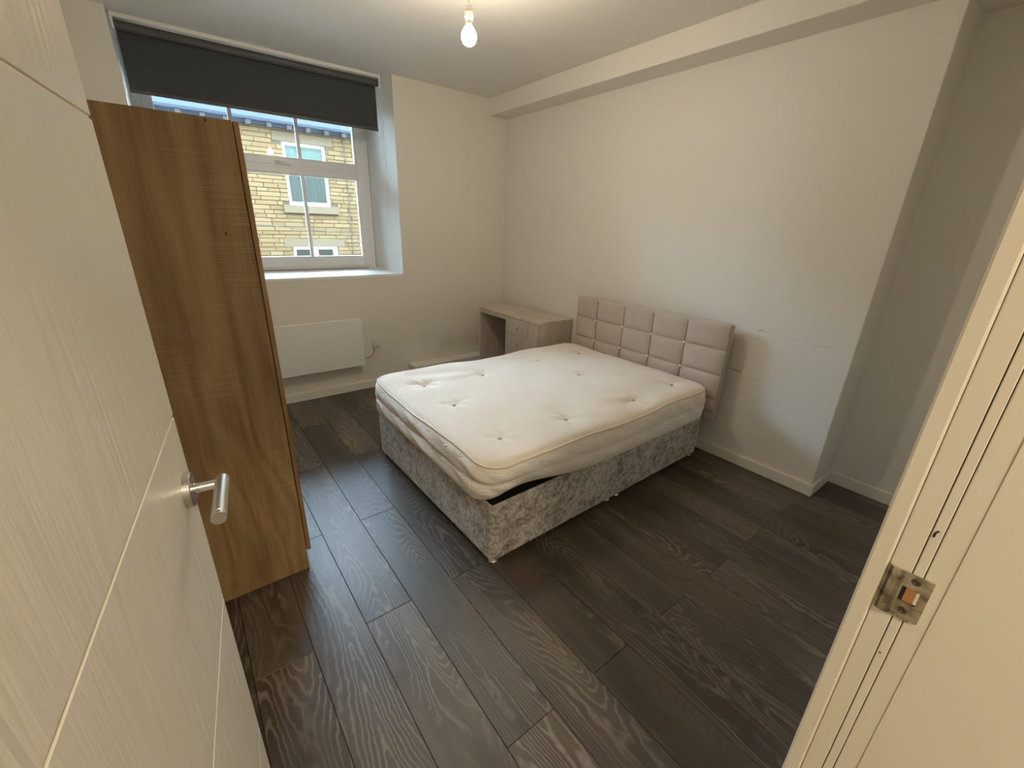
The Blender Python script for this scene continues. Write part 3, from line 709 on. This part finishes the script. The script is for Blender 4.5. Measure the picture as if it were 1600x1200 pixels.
bm = bmesh.new(); lathe(bm, [(0, 0), (.006, .002), (.007, .012), (.004, .022), (0, .024)], 12, Matrix.Translation((xch, ry, ZC-1.178))); obj('chain_weight', bm, M['chain'], ch, True)

# ------------------------------------------------------------------ pendant lamp
bx, by, bz = 1.316, 2.095, 2.400
pn = empty('pendant_lamp', (bx, by, ZC)); tag(pn, 'bare glowing bulb hanging from the ceiling on a white flex', 'pendant light')
bm = bmesh.new(); lathe(bm, [(0, ZC-.001), (.045, ZC-.001), (.045, ZC-.012), (.036, ZC-.022), (.010, ZC-.026), (0, ZC-.026)], 32, Matrix.Translation((bx, by, 0))); obj('ceiling_rose', bm, M['white_plastic'], pn, True)
bm = bmesh.new(); cyl(bm, (bx, by, bz+.118), (bx, by, ZC-.02), .0032, 10); obj('flex', bm, M['ivory_plastic'], pn, True)
bm = bmesh.new(); lathe(bm, [(0, .124), (.007, .123), (.015, .117), (.0195, .099), (.0200, .096), (.0185, .0955), (.0185, .0945), (.0205, .094), (.0205, .074), (.0165, .072), (.0165, .062), (0, .062)], 28, Matrix.Translation((bx, by, bz))); obj('lamp_holder', bm, M['ivory_plastic'], pn, True)
bm = bmesh.new(); lathe(bm, [(0, .068), (.0120, .068), (.0120, .048), (.0135, .046), (0, .046)], 24, Matrix.Translation((bx, by, bz))); obj('bulb_cap', bm, M['brass'], pn, True)
bm = bmesh.new(); lathe(bm, [(.0125, .048), (.0150, .040), (.0240, .030), (.0335, .014), (.0365, 0), (.0335, -.016), (.0260, -.0285), (.0140, -.0365), (0, -.039)], 32, Matrix.Translation((bx, by, bz))); obj('bulb', bm, M['bulb_glow'], pn, True, smooth=True)

# ================================================================== ACROSS THE STREET
FY = 13.99
ground = box('ground', -30, 34, 4.9, 40, -4.2, -4.0, M['asphalt']); structure(ground, 'street surface far below the window', 'ground')
bm = bmesh.new()  # unseen upper storeys added to shade the house opposite
bbox(bm, -13, 16, YO, YO+.001-.40, 2.83, 8.6); bbox(bm, -13, XL-.15, YO-.40, YO, -4, 2.83); bbox(bm, XA+.15, 16, YO-.40, YO, -4, 2.83); bbox(bm, XL-.15, XA+.15, YO-.40, YO, -4, -.07)
structure(obj('wall_outside_shading', bm, M['dressed_stone']), 'unseen dark stone outer wall, upper storeys added to shade the house opposite', 'wall')
hs = empty('terrace_house', (3.0, FY, -4.0)); tag(hs, 'sandstone terrace house with white windows across the street', 'building')
HX0, HX1, HZ1 = -7.0, 13.0, 3.80
holes = [(2.87, 3.985, 1.92, 3.50), (2.80, 4.05, -.95, .80), (-.55, .58, 1.92, 3.50), (-.60, .62, -.95, .80), (6.30, 7.42, 1.92, 3.50), (6.25, 7.48, -.95, .80)]
# mortar backing cut round the window openings (strips between hole edges)
bm = bmesh.new()
xs_ = sorted({HX0, HX1, *[h[0] for h in holes], *[h[1] for h in holes]}); zs_ = sorted({-4.0, HZ1, *[h[2] for h in holes], *[h[3] for h in holes]})
for xa, xb in zip(xs_, xs_[1:]):
    for za, zb in zip(zs_, zs_[1:]):
        xm, zm = (xa+xb)/2, (za+zb)/2
        if not any(h[0] < xm < h[1] and h[2] < zm < h[3] for h in holes): bbox(bm, xa, xb, FY, FY+.25, za, zb)
obj('mortar_bed', bm, M['mortar'], hs, True)
dressed = []
for h in holes:
    dressed.append((h[0]-.22, h[1]+.22, h[3], h[3]+.235)); dressed.append((h[0]-.17, h[1]+.17, h[2]-.20, h[2]))
rnd = random.Random(3)
stones = []; z = -4.0
while z < HZ1-.02:
    hgt = rnd.choice((.098, .108, .118)); x = HX0 - rnd.random()*.3; z1 = min(z+hgt, HZ1)
    while x < HX1:
        w = rnd.uniform(.22, .62); a, b = max(x, HX0), min(x+w, HX1); segs = [(a, b)]
        for (hx0_, hx1_, hz0_, hz1_) in holes + dressed:
            if z1 > hz0_+.01 and z < hz1_-.01:
                ns = []
                for (p, q) in segs:
                    if q <= hx0_ or p >= hx1_: ns.append((p, q))
                    else:
                        if p < hx0_: ns.append((p, hx0_))
                        if q > hx1_: ns.append((hx1_, q))
                segs = ns
        for (p, q) in segs:
            if q-p > .05: stones.append((p+.009, q-.009, z+.009, z1-.009, rnd.uniform(.006, .022)))
        x += w
    z = z1
def seen(s_):
    cx, cz = (s_[0]+s_[1])/2, (s_[2]+s_[3])/2
    return 1.55 < cx < 5.05 and .42 < cz < 3.78
vis = sorted([s_ for s_ in stones if seen(s_)], key=lambda s_: -(s_[1]-s_[0])*(s_[3]-s_[2]))[:295]
vset = set(vis); unit = {}
for (x0, x1, z0, z1, d_) in vis:
    key = (round((x1-x0)/.03), round(z1-z0, 3))
    w, hgt = x1-x0, z1-z0
    if key not in unit:
        unit[key] = mesh_from(bbox(bmesh.new(), -.5, .5, 0, 1, -.5, .5), 'stone', M['stone'])
    o = bpy.data.objects.new('stone', unit[key]); finish_obj(o, hs, WM[hs.name].inverted() @ Matrix.Translation(((x0+x1)/2, FY-d_, (z0+z1)/2)) @ Matrix.Diagonal((w, d_+.02, hgt, 1)))
bm = bmesh.new()
for s_ in stones:
    if s_ not in vset: bbox(bm, s_[0], s_[1], FY-s_[4], FY+.02, s_[2], s_[3])
tag(obj('stonework', bm, M['stone_far'], hs, True), kind='stuff')
for (x0, x1, z0, z1) in dressed:
    lint = z1-z0 > .21
    box('lintel' if lint else 'stone_sill', x0, x1, FY-(.012 if lint else .075), FY+.1, z0, z1, M['dressed_stone'], hs, bevel=.006)
def house_window(h, kind):
    x0, x1, z0, z1 = h; y0, y1 = FY+.07, FY+.13; f_ = .075
    w_ = empty('window', ((x0+x1)/2, y0, z0), 0, hs) if False else None
    wb = bmesh.new()
    bbox(wb, x0, x0+f_, y0, y1, z0, z1); bbox(wb, x1-f_, x1, y0, y1, z0, z1); bbox(wb, x0+f_, x1-f_, y0, y1, z0, z0+f_+.02); bbox(wb, x0+f_, x1-f_, y0, y1, z1-f_, z1)
    tz = z0+(z1-z0)*(.56 if kind == 0 else .58); bbox(wb, x0+f_, x1-f_, y0, y1, tz-.035, tz+.035)
    if kind == 1: bbox(wb, (x0+x1)/2-.06, (x0+x1)/2+.06, y0, y1, z0+f_+.02, z1-f_)
    wo = obj('window_frame', wb, M['upvc'], hs, True)
    parts = [(x0+f_, x1-f_)] if kind == 0 else [(x0+f_, (x0+x1)/2-.06), ((x0+x1)/2+.06, x1-f_)]
    for a, b in parts:
        box('pane', a, b, FY+.095, FY+.105, z0+f_+.02, tz-.035, M['street_glass'], wo)
        box('pane', a, b, FY+.095, FY+.105, tz+.035, z1-f_, M['street_glass'], wo)
    cb = bmesh.new(); N = 70; a0, a1 = x0+.04, x1-.04; zt = tz if kind == 0 else z0+.3
    A = [cb.verts.new((a0+(a1-a0)*i/N, FY+.20+.022*math.sin(i*.95)+.008*math.sin(i*2.3), z0)) for i in range(N+1)]; B = [cb.verts.new((v_.co.x, v_.co.y, zt)) for v_ in A]
    A2 = [cb.verts.new(v_.co+Vector((0, .004, 0))) for v_ in A]; B2 = [cb.verts.new(v_.co+Vector((0, .004, 0))) for v_ in B]
    for i in range(N): cb.faces.new((A[i], A[i+1], B[i+1], B[i])); cb.faces.new((A2[i], A2[i+1], B2[i+1], B2[i]))
    obj('curtain', cb, M['curtain'], wo, True)
    if kind == 0: box('sky_reflection_sheet', x0+.03, x1-.03, FY+.15, FY+.155, tz, z1-.02, M['sky_reflection'], wo)  # pale cyan sheet stands in for sky reflected in the upper pane
    box('room_back', x0-.1, x1+.1, FY+.9, FY+.95, z0-.1, z1+.1, M['street_room'], wo)
for i, h in enumerate(holes): house_window(h, i % 2)
# eaves: corbels, gutter, slate roof courses
x = -6.8
while x < 12.9:
    box('corbel', x-.055, x+.055, FY-.22, FY+.05, 3.76, 3.87, M['corbel_stone'], hs, bevel=.01); x += .47
box('eaves_course', HX0, HX1, FY-.06, FY+.3, HZ1, 3.94, M['gutter'], hs)
bm = bmesh.new()
gp = [(FY-.30, 4.10), (FY-.31, 4.04), (FY-.29, 3.93), (FY-.24, 3.88), (FY-.16, 3.875), (FY-.14, 4.10)]
a = [bm.verts.new((HX0, y, z_)) for y, z_ in gp]; b = [bm.verts.new((HX1, y, z_)) for y, z_ in gp]
bm.faces.new(a); bm.faces.new(b)
for i in range(len(gp)): bm.faces.new((a[i], a[(i+1) % len(gp)], b[(i+1) % len(gp)], b[i]))
obj('gutter', bm, M['gutter'], hs, True)
rf = box('roof', HX0, HX1, FY-.05, FY+4.0, 3.94, 3.97, M['slate'], hs)
for i in range(14):
    bm = bmesh.new(); y0 = FY-.18+i*.22; z0 = 4.08+i*.14
    a = [bm.verts.new(p) for p in ((HX0, y0, z0), (HX1, y0, z0), (HX1, y0+.30, z0+.19), (HX0, y0+.30, z0+.19))]; f_ = bm.faces.new(a)
    r = bmesh.ops.extrude_face_region(bm, geom=[f_])
    for g_ in r['geom']:
        if isinstance(g_, bmesh.types.BMVert): g_.co.z -= .02
    obj('slate_course', bm, M['slate'], rf, True)
# cables
bm = bmesh.new(); tube(bm, smooth_path([(4.46, FY-.035, 3.72), (4.50, FY-.035, 3.60), (4.52, FY-.035, 2.86), (4.48, FY-.035, .6), (4.46, FY-.035, -2)], 6), .011, 6); obj('wall_cable', bm, M['wire'], hs, True)
cw = bmesh.new(); tube(cw, [(-3.2+i*.62, FY-.5, 1.86-.056*i+.004*(i-8)**2*.25) for i in range(20)], .010, 6)
cw = obj('overhead_wire', cw, M['wire']); tag(cw, 'thin black overhead wire crossing in front of the stone house', 'wire')
